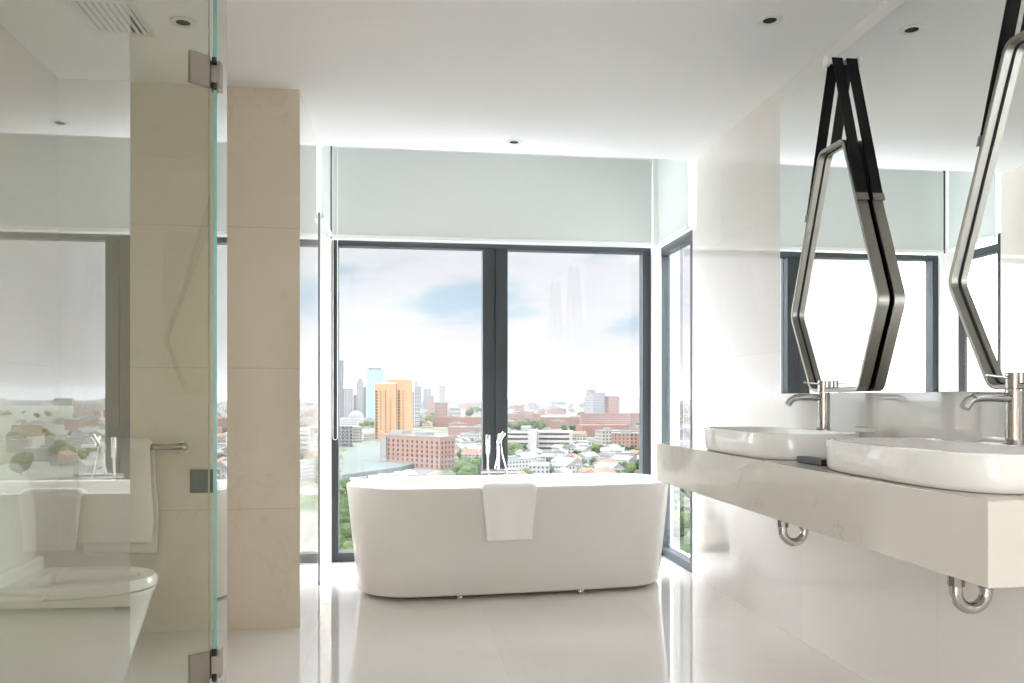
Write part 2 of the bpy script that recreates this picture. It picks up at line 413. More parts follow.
# ---------------------------------------------------------------- glass partition
GX = -.600; CE, HY = 1.855, 2.675
def pane(name, label, y0, y1):
    bm = bmesh.new(); box(bm, GX - .006, GX + .006, y0, y1, .002, HC - .002)
    for f in bm.faces: f.material_index = 0 if f.normal.y > -.5 or label == 'clear' else 1
    o = obj(name, bm, [m_shower, m_gedge]); return o
tag(pane('glass_screen', 'clear', .60, CE), 'frameless fixed glass screen at the left of the picture, nearest, mirroring tub and window', 'glass screen', 'glass partition screens')
tag(pane('glass_screen', '', HY + .003, HY + .150), 'narrow fixed glass strip with bright green edge that carries the door hinges', 'glass screen', 'glass partition screens')
door = thing('glass_door', 'hinged glass door swung inward in front of the toilet, with two nickel hinges', 'glass door', (GX, HY, 0))
DA = math.radians(48); dv = Vector((-math.sin(DA), -math.cos(DA), 0)); dn = Vector((dv.y, -dv.x, 0))
def doorbox(bm, s0, s1, n0, n1, z0, z1):
    vs = box(bm, s0, s1, n0, n1, z0, z1); base = Vector((GX - .010, HY - .011, 0))
    for v in vs:
        s, n, z = v.co; v.co = base + dv * s + dn * n + Vector((0, 0, z))
    return vs
bm = bmesh.new(); doorbox(bm, .006, HY - CE - .02, -.006, .006, .010, HC - .012); bm.normal_update()
for f in bm.faces: f.material_index = 0 if abs(f.normal.dot(dn)) > .9 else 1
obj('door_glass', bm, [m_shower, mat('glass_edge_grey', (.42, .45, .36), .15)], door)
for zc in (2.112, .230):
    bm = bmesh.new()
    doorbox(bm, .008, .072, -.009, .009, zc - .050, zc + .050)
    h = obj('hinge', bm, m_hinge, door, bevel=.002)
    bm = bmesh.new()
    box(bm, GX - .018, GX + .018, HY - .008, HY - .002, zc - .028, zc + .028)
    box(bm, GX - .017, GX - .007, HY - .002, HY + .040, zc - .045, zc + .045); box(bm, GX + .007, GX + .017, HY - .002, HY + .040, zc - .045, zc + .045)
    obj('hinge_knuckle', bm, m_hinge, h, bevel=.002)
    bm = bmesh.new()
    cyl(bm, (GX, HY - .009, zc + .030), (GX, HY - .009, zc + .050), .0075, seg=16); cyl(bm, (GX, HY - .009, zc - .050), (GX, HY - .009, zc - .030), .0075, seg=16)
    obj('hinge_pin', bm, m_dark, h, smooth=40)
tag(obj('wall_plate', boxm(-.985, -.855, YC - .012, YC - .001, .64, .748), m_plate, bevel=.003), 'dark square plate on the stone wall beside the glass door edge', 'wall plate')

# ---------------------------------------------------------------- towel rail + towel in the toilet room
t = thing('towel_rail', 'polished metal towel rail on the beige stone wall behind the toilet', 'towel rail', (-1.22, YC, .857))
bm = bmesh.new(); tube(bm, [(-1.44, YC - .065, .857), (-.995, YC - .065, .857)], .0135, 18)
bmesh.ops.create_uvsphere(bm, u_segments=16, v_segments=10, radius=.018, matrix=Matrix.Translation((-.995, YC - .065, .857)))
obj('rail', bm, m_chrome, t, smooth=40)
for xx in (-1.43, -1.02):
    bm = bmesh.new(); cyl(bm, (xx, YC - .065, .857), (xx, YC - .012, .857), .009); cyl(bm, (xx, YC - .012, .857), (xx, YC - .001, .857), .024)
    obj('bracket', bm, m_chrome, t, smooth=40)

def towel(name, label, m, cx, prof, hw, loc, rot=0, taper=0, wob=.003, thick=.007, seed=0, inset=0.0):
    """prof: list of (y, z) from the front hem over the top to the back hem"""
    bm = bmesh.new(); nx = 26
    # resample the profile
    P = [Vector((0, a, b)) for a, b in prof]; fine = []
    for a, b in zip(P, P[1:]):
        n = max(1, int((b - a).length / .012))
        for k in range(n): fine.append(a.lerp(b, k / n))
    fine.append(P[-1]); rows = []; ztop = max(p.z for p in fine)
    for j, p in enumerate(fine):
        row = []
        for i in range(nx + 1):
            u = i / nx * 2 - 1
            drop = (ztop - p.z)
            w = hw * (1 - taper * min(1, drop / .3)) + .0025 * math.sin(drop * 19 + seed)
            # rounded shoulders where the cloth folds over
            sh = max(0, abs(u) - .82) / .18
            z = p.z - (sh ** 2) * .022 * math.exp(-drop / .05)
            yy = p.y + wob * math.sin(u * 5.3 + seed) * min(1, drop / .15) * (1 if j < len(fine) / 2 else -1) - 0.0
            row.append(bm.verts.new((cx + u * w, yy, z)))
        rows.append(row)
    for A, B in zip(rows, rows[1:]):
        for i in range(nx): bm.faces.new((A[i], A[i + 1], B[i + 1], B[i]))
    bmesh.ops.translate(bm, verts=bm.verts, vec=Vector((-cx, 0, 0)))
    o = obj(name, bm, m, smooth=70)
    s = o.modifiers.new('thickness', 'SOLIDIFY'); s.thickness = thick; s.offset = 1
    ss = o.modifiers.new('soft', 'SUBSURF'); ss.levels = 1; ss.render_levels = 1
    o.location = (loc[0] + (cx if not loc[0] else 0), loc[1], loc[2]); o.rotation_euler = (0, 0, rot)
    return o
def over_bar(yc, zc, r, zf, zb):
    p = [(yc - r, zf), (yc - r, zc)]
    for k in range(1, 8): a = PI - PI * k / 8; p.append((yc + r * math.cos(a), zc + r * math.sin(a)))
    return p + [(yc + r, zc), (yc + r, zb)]
yb = YC - .065
tag(towel('hand_towel', '', m_towel2, -1.283, over_bar(yb, .862, .030, .43, .37), .145, (0, 0, 0), taper=-.12, thick=.012, seed=1, wob=.002),
    'cream towel hanging folded over the metal rail above the toilet', 'towel')

# ---------------------------------------------------------------- toilet (faces +x, stands against the left wall)
TY = 3.24
t = thing('toilet', 'white toilet with open lid and bidet seat behind the glass door', 'toilet', (WCL + .3, TY, 0))
def tl(xb, xf, w, z, n=2.3, seg=56):     # D-shaped loop: square at the wall end, round at the tip
    out = []
    L_ = xf - xb
    for i in range(seg):
        a = 2 * PI * i / seg; c, s = math.cos(a), math.sin(a)
        if c >= 0: x = xb + L_ * .45 + L_ * .55 * c ** (2 / 2.0) ; y = w * math.copysign(abs(s) ** (2 / 2.15), s)
        else: x = xb + L_ * .45 - L_ * .45 * abs(c) ** (2 / 6.0); y = w * math.copysign(abs(s) ** (2 / 6.0), s)
        out.append((x, TY + y, z))
    return out
xb = WCL + .012
bm = bmesh.new()
loft(bm, [tl(xb, -1.065, .135, 0.0), tl(xb, -1.055, .14, .02), tl(xb, -1.022, .155, .13), tl(xb, -.982, .172, .25), tl(xb, -.955, .185, .34), tl(xb, -.948, .19, .352),
          tl(xb, -.950, .19, .358), tl(xb + .10, -1.00, .145, .357), tl(xb + .13, -1.03, .12, .27), tl(xb + .2, -1.09, .07, .20)])
obj('bowl', bm, m_wc, t, smooth=50)
bm = bmesh.new()
hb, hf = xb + .19, -1.005
loft(bm, [tl(xb + .1, -.952, .186, .362), tl(xb + .1, -.942, .193, .368), tl(xb + .1, -.942, .193, .392), tl(xb + .1, -.953, .186, .405), tl(hb, hf, .128, .403), tl(hb, hf - .01, .118, .388), tl(hb, hf - .005, .12, .362), tl(xb + .1, -.952, .186, .362)], False, False)
obj('seat', bm, m_wc, t, smooth=50)
# seat lid standing up against the wall
bm = bmesh.new()
def lidloop(x, s, zb_=.405):
    out = []
    for i in range(40):
        a = 2 * PI * i / 40; c, q = math.cos(a), math.sin(a)
        out.append((x + (q * .5 + .5) * -.045, TY + s * .185 * math.copysign(abs(c) ** .7, c), zb_ + .215 + s * .215 * math.copysign(abs(q) ** .7, q)))
    return out
loft(bm, [lidloop(-1.43, .96), lidloop(-1.434, 1.0), lidloop(-1.446, 1.0), lidloop(-1.45, .96)])
obj('lid', bm, m_wc, t, smooth=50)
bm = bmesh.new(); box(bm, xb, xb + .13, TY - .19, TY + .19, .36, .455); obj('bidet_unit', bm, m_wc, t, bevel=.015, smooth=50)
bm = bmesh.new(); vs = box(bm, xb + .02, xb + .30, TY - .255, TY - .20, .372, .398)
for v in vs:
    if v.co.x > -1.4 and v.co.z > .39: v.co.z -= .012
obj('control_arm', bm, m_wc, t, bevel=.006, smooth=50)

# ---------------------------------------------------------------- bathtub
TC = Vector((.620, 4.645, 0)); TR = math.radians(3.8)
def stad(hl, hw, z, ex=1.0, seg=24, bul=.012):
    out = []; s = hl - hw * ex
    for k in range(seg + 1):
        a = -PI / 2 + PI * k / seg; out.append((s + hw * ex * math.cos(a), hw * math.sin(a), z))
    for k in range(1, 10): q = 1 - 2 * k / 10; out.append((s * q, hw + bul * (1 - q * q), z))
    for k in range(seg + 1):
        a = PI / 2 + PI * k / seg; out.append((-s + hw * ex * math.cos(a), hw * math.sin(a), z))
    for k in range(1, 10): q = -1 + 2 * k / 10; out.append((s * q, -hw - bul * (1 - q * q), z))
    return out
tub = thing('bathtub', 'freestanding oval white bathtub with a towel over its rim before the window', 'bathtub', TC)
tub.rotation_euler = (0, 0, TR)
bm = bmesh.new(); HL, HW = .945, .335
loops = [stad(HL - .16, HW - .10, .016), stad(HL - .080, HW - .050, .017), stad(HL - .064, HW - .038, .022), stad(HL - .058, HW - .032, .034), stad(HL - .048, HW - .026, .16), stad(HL - .028, HW - .014, .36), stad(HL - .006, HW - .003, .56),
         stad(HL, HW, .592), stad(HL - .002, HW - .002, .600), stad(HL - .008, HW - .008, .603), stad(HL - .034, HW - .034, .602), stad(HL - .040, HW - .040, .597), stad(HL - .047, HW - .045, .57), stad(HL - .09, HW - .07, .36), stad(HL - .15, HW - .10, .19), stad(HL - .22, HW - .15, .145), stad(HL - .45, HW - .24, .135)]
loft(bm, loops)
obj('basin_shell', bm, m_acryl, tub, smooth=45)
for x_, y_ in ((-.34, -.255), (.34, -.255), (-.34, .235), (.34, .235)):
    bm = bmesh.new(); cyl(bm, (x_, y_, 0.0), (x_, y_, .012), .020, .017); cyl(bm, (x_, y_, .012), (x_, y_, .024), .011)
    obj('foot', bm, m_chrome, tub, smooth=40)
bm = bmesh.new(); cyl(bm, (0, 0, .134), (0, 0, .141), .032, .028, 28); obj('drain', bm, m_chrome, tub, smooth=40)
# towel over the front rim
fy = -.351
yo, yi = fy - .014, fy + .046
prof = [(yo + .004, .318), (yo + .002, .45), (yo, .590), (yo + .005, .608), (yo + .018, .617), (yi - .014, .617), (yi + .001, .604), (yi + .008, .57), (yi + .016, .50), (yi + .026, .40)]
pos = Matrix.Rotation(TR, 3, 'Z') @ Vector((-.088, 0, 0)) + TC
tw = towel('hand_towel', '', m_towel, 0.0, prof, .150, (pos.x, pos.y, 0), rot=TR, taper=.16, thick=.012, seed=.6, wob=.003)
tag(tw, 'white hand towel draped over the front rim of the bathtub', 'towel')
prof2 = [(yo - .004, .29), (yo - .007, .40), (yo - .0085, .592)]

# ---------------------------------------------------------------- tub mixer, standing on the floor behind the tub
fx, fyy = .585, 5.085
t = thing('bath_mixer', 'chrome floor-standing bath mixer with hand shower behind the bathtub', 'faucet', (fx, fyy, 0))
bm = bmesh.new()
for dx in (-.05, .05): cyl(bm, (fx + dx, fyy, .008), (fx + dx, fyy, .60), .012); cyl(bm, (fx + dx, fyy, 0), (fx + dx, fyy, .008), .032)
obj('riser', bm, m_chrome, t, smooth=40)
bm = bmesh.new(); tube(bm, [(fx - .105, fyy, .615), (fx + .115, fyy, .615)], .015, 18); obj('mixer_body', bm, m_chrome, t, smooth=40)
bm = bmesh.new(); tube(bm, [(fx + .115, fyy, .615), (fx + .15, fyy, .615)], .011, 14); cyl(bm, (fx + .145, fyy, .615), (fx + .145, fyy - .03, .625), .006); obj('handle', bm, m_chrome, t, smooth=40)
bm = bmesh.new()
pts = [(fx + .005, fyy, .62), (fx + .005, fyy, .80)] + [(fx + .005, fyy - .05 + .05 * math.cos(a), .80 + .05 * math.sin(a)) for a in [PI * k / 8 for k in range(1, 8)]] + [(fx + .005, fyy - .10, .795)]
tube(bm, pts, .011, 14); obj('spout', bm, m_chrome, t, smooth=50)
bm = bmesh.new(); tube(bm, [(fx - .008, fyy - .10, .80), (fx + .030, fyy - .10, .865)], [.012, .014], 12); obj('spout_head', bm, m_chrome, t, smooth=50)
bm = bmesh.new(); tube(bm, [(fx - .062, fyy - .01, .615), (fx - .064, fyy - .03, .72), (fx - .064, fyy - .032, .73), (fx - .064, fyy - .034, .85)], [.008, .009, .016, .016], 14); obj('hand_shower', bm, m_chrome, t, smooth=50)
bm = bmesh.new()
pts = [(fx - .02 + .0, fyy - .02, .63), (fx + .0, fyy - .035, .72), (fx + .012, fyy - .04, .83), (fx + .026, fyy - .04, .72), (fx + .055, fyy - .03, .62), (fx + .06, fyy - .02, .3)]
tube(bm, pts, .005, 10); obj('shower_hose', bm, m_chrome, t, smooth=60)

# ---------------------------------------------------------------- vanity
CX0, ZT, ZB, CY0, CY1 = 1.25, .857, .668, 1.59, 3.90
tag(obj('vanity_counter', boxm(CX0, WR - .001, CY0, CY1, ZB, ZT), m_counter, bevel=.002), 'thick cream veined marble counter mounted on the right wall under the mirror', 'counter')
# wall mirror
t = thing('wall_mirror', 'big frameless wall mirror over the vanity counter, behind the hanging frames', 'mirror', (WR, 2.5, 1.1))
MY0, MY1, MZ0, MZ1, MX = 1.59, 3.465, 1.10, 2.432, 1.690
bm = bmesh.new(); box(bm, MX, WR - .001, MY0, MY1, MZ0, MZ1)
for f in bm.faces: f.material_index = 0 if f.normal.x < -.5 else 1
obj('mirror_glass', bm, [m_mirror, mat('mirror_edge', (.55, .60, .58), .2)], t)

def basin(cy, label):
    t = thing('vessel_basin', label, 'basin', (1.485, cy, ZT), 'white vessel basins on the counter')
    cx, a, b = 1.482, .212, .392; bm = bmesh.new(); n = 3.4
    z0, z1 = ZT + .0008, .952
    lo = [superloop(cx, cy, a - .014, b - .014, z0, n), superloop(cx, cy, a - .006, b - .006, z0 + .005, n), superloop(cx, cy, a - .002, b - .002, z0 + .018, n), superloop(cx, cy, a, b, z1 - .006, n), superloop(cx, cy, a - .003, b - .003, z1 - .001, n), superloop(cx, cy, a - .010, b - .010, z1, n),
          superloop(cx - .026, cy, a - .046, b - .022, z1 - .0005, n), superloop(cx - .026, cy, a - .052, b - .028, z1 - .007, n), superloop(cx - .026, cy, a - .062, b - .05, z1 - .05, 2.8), superloop(cx - .026, cy, a - .10, b - .12, z1 - .075, 2.5)]
    loft(bm, lo); obj('bowl', bm, m_porc, t, smooth=45)
    bm = bmesh.new(); cyl(bm, (cx - .02, cy, z1 - .076), (cx - .02, cy, z1 - .070), .024, .020); obj('drain', bm, m_chrome, t, smooth=40)
    return t
basin(3.080, 'white rounded vessel basin nearer the window, with its tap')
basin(2.055, 'white rounded vessel basin at the near end of the counter, cut by the right edge')
def tap(cy, label):
    x = 1.648; z = .953
    t = thing('basin_tap', label, 'faucet', (x, cy, z), 'single-lever taps at the basins')
    bm = bmesh.new(); cyl(bm, (x, cy, z), (x, cy, z + .006), .028); cyl(bm, (x, cy, z + .006), (x, cy, z + .150), .0235, seg=32); obj('body', bm, m_chrome, t, smooth=40)
    bm = bmesh.new(); cyl(bm, (x, cy, z + .1525), (x, cy, z + .196), .0235, seg=32); h = obj('handle', bm, m_chrome, t, smooth=40, bevel=.001)
    bm = bmesh.new(); tube(bm, [(x - .020, cy, z + .182), (x - .085, cy, z + .189)], [.0042, .0036], 12); obj('lever', bm, m_chrome, h, smooth=50)
    bm = bmesh.new()
    pts = [(x - .015, cy, z + .128), (x - .10, cy, z + .130), (x - .122, cy, z + .127), (x - .138, cy, z + .118), (x - .150, cy, z + .100)]
    tube(bm, pts, [.0135, .0135, .0135, .0135, .0135], 20); obj('spout', bm, m_chrome, t, smooth=40)
    return t
tap(3.005, 'chrome single-lever tap at the basin nearer the window')
tap(1.995, 'chrome single-lever tap at the near basin by the right edge of the picture')
def trap(cy, label):
    x = 1.522; r = .045
    t = thing('drain_trap', label, 'drain pipe', (x, cy, .5), 'curved drain traps under the counter')
    bm = bmesh.new()
    pts = [(x - r, cy, ZB - .001), (x - r, cy, .556)] + [(x + r * math.cos(a), cy, .556 + r * math.sin(a)) for a in [PI + PI * k / 14 for k in range(1, 14)]] + [(x + r, cy, .556), (x + r, cy, ZB - .001)]
    tube(bm, pts, .0165, 20); obj('pipe', bm, m_chrome, t, smooth=60)
    for q, z0_ in ((-r, .573), (r, .565)):
        bm = bmesh.new(); cyl(bm, (x + q, cy, z0_), (x + q, cy, z0_ + .028), .0215, seg=8); obj('nut', bm, m_steel, t, smooth=30)
trap(3.005, 'curved chrome drain trap below the counter, the one nearer the window')
trap(2.000, 'curved chrome drain trap below the near end of the counter')
t = tag(obj('amenity_box', boxm(1.355, 1.400, 2.485, 2.655, ZT + .001, ZT + .021), m_box, bevel=.003), 'flat black box lying on the counter between the two basins', 'box')
tag(obj('soap_bar', boxm(1.672, 1.712, 2.745, 2.825, .9525, .972), m_soap, bevel=.005), 'small cream soap block on the back rim of the far basin', 'soap')

# hanging hexagon mirrors
def roundpoly(pts, rad, seg=5):
    out = []; n = len(pts)
    for i in range(n):
        p, a, b = Vector(pts[i]), Vector(pts[i - 1]), Vector(pts[(i + 1) % n])
        da, db = (a - p).normalized(), (b - p).normalized()
        A, B = p + da * rad, p + db * rad
        for k in range(seg + 1):
            s = k / seg; out.append(A * (1 - s) ** 2 + p * 2 * s * (1 - s) + B * s ** 2)
    return out
def offset(poly, d):
    out = []; n = len(poly)
    for i in range(n):
        a, p, b = poly[i - 1], poly[i], poly[(i + 1) % n]
        t1, t2 = (p - a).normalized(), (b - p).normalized(); nn = Vector((-(t1.y + t2.y), t1.x + t2.x)).normalized()
        c = max(.6, nn.dot(Vector((-t1.y, t1.x)))); out.append(p + nn * (d / c))
    return out
def vanity_mirror(cy, label):
    t = thing('hanging_mirror', label, 'mirror', (MX, cy, 2.42), 'hexagonal metal mirrors on leather straps')
    X0, X1 = 1.638, 1.680
    half = [(.090, 2.063), (.328, 1.427), (.194, 1.104)]
    raw = [(-half[0][0], half[0][1]), (-half[1][0], half[1][1]), (-half[2][0], half[2][1]), (half[2][0] - .038, half[2][1]), (half[1][0], half[1][1]), (half[0][0], half[0][1])]
    P = roundpoly([(cy + a, b) for a, b in raw], .030)
    I = offset(P, .014)
    def ring(poly, x): return [(x, p.x, p.y) for p in poly]
    bm = bmesh.new()
    loft(bm, [ring(P, X0 + .002), ring(offset(P, .002), X0), ring(offset(P, .012), X0), ring(I, X0 + .002), ring(I, X1), ring(P, X1), ring(P, X0 + .002)], False, False)
    obj('mirror_frame', bm, m_steel, t, smooth=35)
    bm = bmesh.new(); loft(bm, [ring(offset(P, .0135), X0 + .028), ring(offset(P, .0135), X0 + .032)]); obj('mirror_glass', bm, m_mirror, t)
    bm = bmesh.new(); J = offset(P, .0175); loft(bm, [ring(offset(P, .0138), X0 + .0275), ring(J, X0 + .0275), ring(J, X0 + .0245), ring(offset(P, .0138), X0 + .0245)], False, False); obj('gasket', bm, m_dark, t)
    # straps from the wall knob down both outer sides
    for s in (-1, 1):
        def side(z):          # outer face of the upper side bar at height z
            q = (half[0][1] - z) / (half[0][1] - half[1][1]); return half[0][0] + (half[1][0] - half[0][0]) * q
        zl = 1.828
        pts = [(.010, 2.398), (side(zl) + .005, zl)]
        bm = bmesh.new(); A = []
        for off in (0, .005):
            A.append([(cy + s * (y + off), z) for y, z in pts])
        loops = [[(X0 + .001, *A[0][i]), (X1 + .001, *A[0][i]), (X1 + .001, *A[1][i]), (X0 + .001, *A[1][i])] for i in range(len(pts))]
        loft(bm, loops); st = obj('strap', bm, m_leather, t, smooth=30)
        bm = bmesh.new(); y = side(1.80) + .004
        p0, p1 = (side(zl) + .001, zl + .004), (side(1.805) + .001, 1.805)
        loft(bm, [[(X0 - .003, cy + s * a, b), (X1 + .001, cy + s * a, b), (X1 + .001, cy + s * (a + .009), b), (X0 - .003, cy + s * (a + .009), b)] for a, b in (p0, p1)])
        obj('strap_clasp', bm, m_steel, t)
        for kx in (.011, .019, .027):
            bm = bmesh.new(); y = side(1.857) + .010; cyl(bm, (X0 + kx, cy + s * (y - .001), 1.857), (X0 + kx, cy + s * (y + .0015), 1.8575), .002, seg=10); obj('rivet', bm, m_chrome, st, smooth=30)
    bm = bmesh.new(); cyl(bm, (X0 - .012, cy, 2.388), (MX - .001, cy, 2.388), .010); cyl(bm, (X0 - .020, cy, 2.388), (X0 - .004, cy, 2.388), .020, seg=28); obj('knob', bm, m_cable, t, smooth=40)
vanity_mirror(2.940, 'hexagonal metal-framed mirror on black straps hanging nearer the window')
vanity_mirror(1.932, 'hexagonal metal-framed mirror on black straps at the right edge of the picture')

# ================================================================ the city outside
GZ = EYE - 50.0                      # street level, fifty metres below the eye
ct, sn = math.cos(YAW), math.sin(YAW)
def dirw(px, py):
    a = (px - 512) / F; return Vector((a * ct + sn, -a * sn + ct, (YH - py) / F))
def gpos(px, py):                    # street-level point of the survey, from its bearing and dip
    d = dirw(px, py); return d * ((GZ - EYE) / d.z)
def dist(py): return 50.0 * F / (py - YH)
def hgt(py_top, py_base): return 50.0 * (1 - (py_top - YH) / (py_base - YH))
R = random.Random(7)
ALB = .215      # city colours darkened below real materials to keep the view from burning out
def dim(c): return tuple(x * ALB for x in c)
def wallmat(name, col, win=(.25, .27, .30), sx_=3.2, sz_=3.1, fill=.5, rough=.7):
    col = dim(col); win = tuple(x * .03 for x in win)
    def fn(t, b):
        tcn = t.nodes.new('ShaderNodeTexCoord'); sp = t.nodes.new('ShaderNodeSeparateXYZ'); t.links.new(tcn.outputs['Object'], sp.inputs[0])
        u = math_n(t, 'FRACT', math_n(t, 'DIVIDE', math_n(t, 'ADD', sp.outputs[0], sp.outputs[1]), sx_))
        w = math_n(t, 'FRACT', math_n(t, 'DIVIDE', sp.outputs[2], sz_))
        a = math_n(t, 'LESS_THAN', math_n(t, 'ABSOLUTE', math_n(t, 'SUBTRACT', u, .5)), fill / 2)
        c = math_n(t, 'LESS_THAN', math_n(t, 'ABSOLUTE', math_n(t, 'SUBTRACT', w, .55)), .26)
        t.links.new(mixc(t, math_n(t, 'MULTIPLY', a, c), col, win), b.inputs['Base Color'])
    return mat(name, col, rough, spec=.08, fn=fn)
def plain(name, col, rough=.8, var=.12, sc=.06):
    col = dim(col)
    def fn(t, b):
        v = t.nodes.new('ShaderNodeTexCoord').outputs['Object']
        n = noise_n(t, v, sc, 5, .6)
        t.links.new(mixc(t, ramp(t, n, [(.35, (0, 0, 0)), (.65, (1, 1, 1))]), tuple(c * (1 - var) for c in col), col), b.inputs['Base Color'])
    return mat(name, col, rough, spec=.05, fn=fn)
def put(name, bm, m, root):
    o = obj(name, bm, m); o.parent = root; return o
def root_at(name, label, cat, loc, rz=0, group=None):
    t = thing(name, label, cat, (loc[0], loc[1], GZ), group); t.rotation_euler = (0, 0, rz); return t
def windows(root, name, m, pts, w, h, face, off, deep=.25):
    """one window per (u, z); face 'f' looks towards -y, 'l' towards -x, 'r' towards +x"""
    bm = bmesh.new()
    if face == 'f': box(bm, -w / 2, w / 2, -deep, 0, -h / 2, h / 2)
    elif face == 'l': box(bm, -deep, 0, -w / 2, w / 2, -h / 2, h / 2)
    else: box(bm, 0, deep, -w / 2, w / 2, -h / 2, h / 2)
    me = bpy.data.meshes.new(name); bmesh.ops.recalc_face_normals(bm, faces=bm.faces); bm.to_mesh(me); bm.free(); me.materials.append(m)
    for u, z in pts:
        o = bpy.data.objects.new(name, me); C.objects.link(o); o.parent = root
        o.location = (u, off, z) if face == 'f' else (off, u, z)

def ground_fn(t, b):
    v = t.nodes.new('ShaderNodeTexCoord').outputs['Object']
    n1 = noise_n(t, v, .016, 5, .6); n2 = noise_n(t, v, .045, 4, .6)
    c = mixc(t, ramp(t, n1, [(.42, (0, 0, 0)), (.56, (1, 1, 1))]), dim((.40, .39, .34)), dim((.13, .20, .08)))
    c = mixc(t, ramp(t, n2, [(.50, (0, 0, 0)), (.60, (1, 1, 1))]), c, dim((.46, .42, .36)))
    t.links.new(c, b.inputs['Base Color'])
m_ground = mat('city_ground', (.1, .1, .1), .9, spec=.05, fn=ground_fn)
m_win = mat('dark_window', (.008, .008, .008), .5, spec=.1)
m_winb = mat('grey_window', (.02, .023, .028), .4, spec=.2)
m_cream = plain('cream_render', (.80, .77, .70)); m_roofw = plain('white_roof', (.44, .44, .42)); m_roofg = plain('grey_roof', (.42, .43, .44)); m_roofr = plain('red_roof', (.50, .27, .20)); m_roofp = plain('pale_green_roof', (.25, .30, .27), .7, .08, .03)
m_green = [plain('foliage_%s' % n, c, .9, .45, .35) for n, c in (('deep', (.085, .16, .055)), ('mid', (.12, .20, .07)), ('light', (.19, .27, .09)))]
m_orange = mat('orange_stone', dim((.74, .43, .22)), .7, spec=.05); m_brick = plain('red_brick', (.54, .33, .26), .8, .1, .2)
m_asph = plain('rail_yard', (.34, .32, .31), .9, .25, .05)

def gnd():
    bm = bmesh.new(); vs = [bm.verts.new(p) for p in ((-9000, 40, GZ), (12000, 40, GZ), (16000, 15000, GZ), (-12000, 15000, GZ))]
    bm.faces.new(vs); r_ = bmesh.ops.extrude_face_region(bm, geom=list(bm.faces)); bmesh.ops.translate(bm, verts=[v for v in r_['geom'] if isinstance(v, bmesh.types.BMVert)], vec=(0, 0, -3))
    obj('ground', bm, m_ground, kind='structure')
gnd()

# --- orange tower
p = gpos(396, 441); k = p.y / F
t = root_at('office_tower', 'tall orange tower with dark window strips, left of the window mullion', 'building', (p.x, p.y), math.radians(-22))
H1, H2 = hgt(381, 441), hgt(386, 441)
bm = bmesh.new(); box(bm, -27, 0, 0, 24, 0, H1 - 3); put('left_block', bm, m_orange, t)
bm = bmesh.new(); box(bm, 0, 12, 2, 22, 0, H1 - 1); put('right_block', bm, m_orange, t)
bm = bmesh.new(); box(bm, -14, 11.5, 3, 21, H1 - 1, H1 + 2); put('roof_storey', bm, m_orange, t)
fl = [3.5 + i * 3.6 for i in range(16)]
windows(t, 'window', m_win, [(-24.5, z) for z in fl], 2.6, 2.5, 'f', 0)
windows(t, 'window', m_win, [(x, z) for x in (-19, -13, -7) for z in fl if (int(z * 7 + x) % 5)], 1.0, 2.2, 'f', 0)
windows(t, 'window', m_win, [(3.0, z) for z in fl], 2.6, 2.7, 'f', 2)
windows(t, 'window', m_win, [(8.0, z) for z in fl], 1.0, 1.8, 'f', 2)

BIG = []
def tower(name, label, px, yb, yt, wpx, dep, wm, rm, rz=0, cat='building', top=None, podium=None, wins=None):
    p = gpos(px, yb); D = dist(yb); w = wpx * D / F; H = hgt(yt, yb)
    t = root_at(name, label, cat, (p.x, p.y), rz)
    bm = bmesh.new(); box(bm, -w / 2, w / 2, 0, dep, 0, H); put('block', bm, wm, t)
    bm = bmesh.new(); box(bm, -w / 2 - .3, w / 2 + .3, -.3, dep + .3, H, H + 1.2); put('roof', bm, rm, t)
    if top:
        for (a, b, c, d, h) in top: bm = bmesh.new(); box(bm, a * w, b * w, c * dep, d * dep, H + 1.2, H + 1.2 + h); put('roof_housing', bm, rm, t)
    BIG.append((p.x, p.y + dep / 2, max(w, dep) * .62, w, dep))
    if wins:
        rows, cols, fw, fh = wins
        windows(t, 'window', m_winb, [(-w / 2 + w * (i + .5) / cols, H * (j + .6) / rows) for i in range(cols) for j in range(rows)], w / cols * fw, H / rows * fh, 'f', 0)
    return t, w, H
m_glassy = wallmat('blue_glass_wall', (.42, .56, .62), (4, 7.5, 9), 6, 4, .8, .3)
m_pale = wallmat('pale_wall', (.58, .58, .58), (.34, .36, .40))
m_beige = wallmat('beige_wall', (.62, .57, .49), (.34, .32, .32))
m_whitew = wallmat('white_wall', (.76, .75, .72), (.40, .42, .44))
m_brickw = wallmat('brick_wall', (.50, .27, .20), (.30, .20, .18), 3.4, 3.1, .4)
m_pinkw = wallmat('pink_wall', (.60, .38, .33), (.36, .28, .28))
m_greyw = wallmat('grey_wall', (.38, .41, .45), (.22, .26, .32), 4, 3.5, .6)

tower('glass_tower', 'flat-topped blue glass skyscraper behind the orange tower', 375.5, 424, 370, 15, 40, m_glassy, m_greyw, .15, top=[(-.4, .4, .1, .5, 3)])
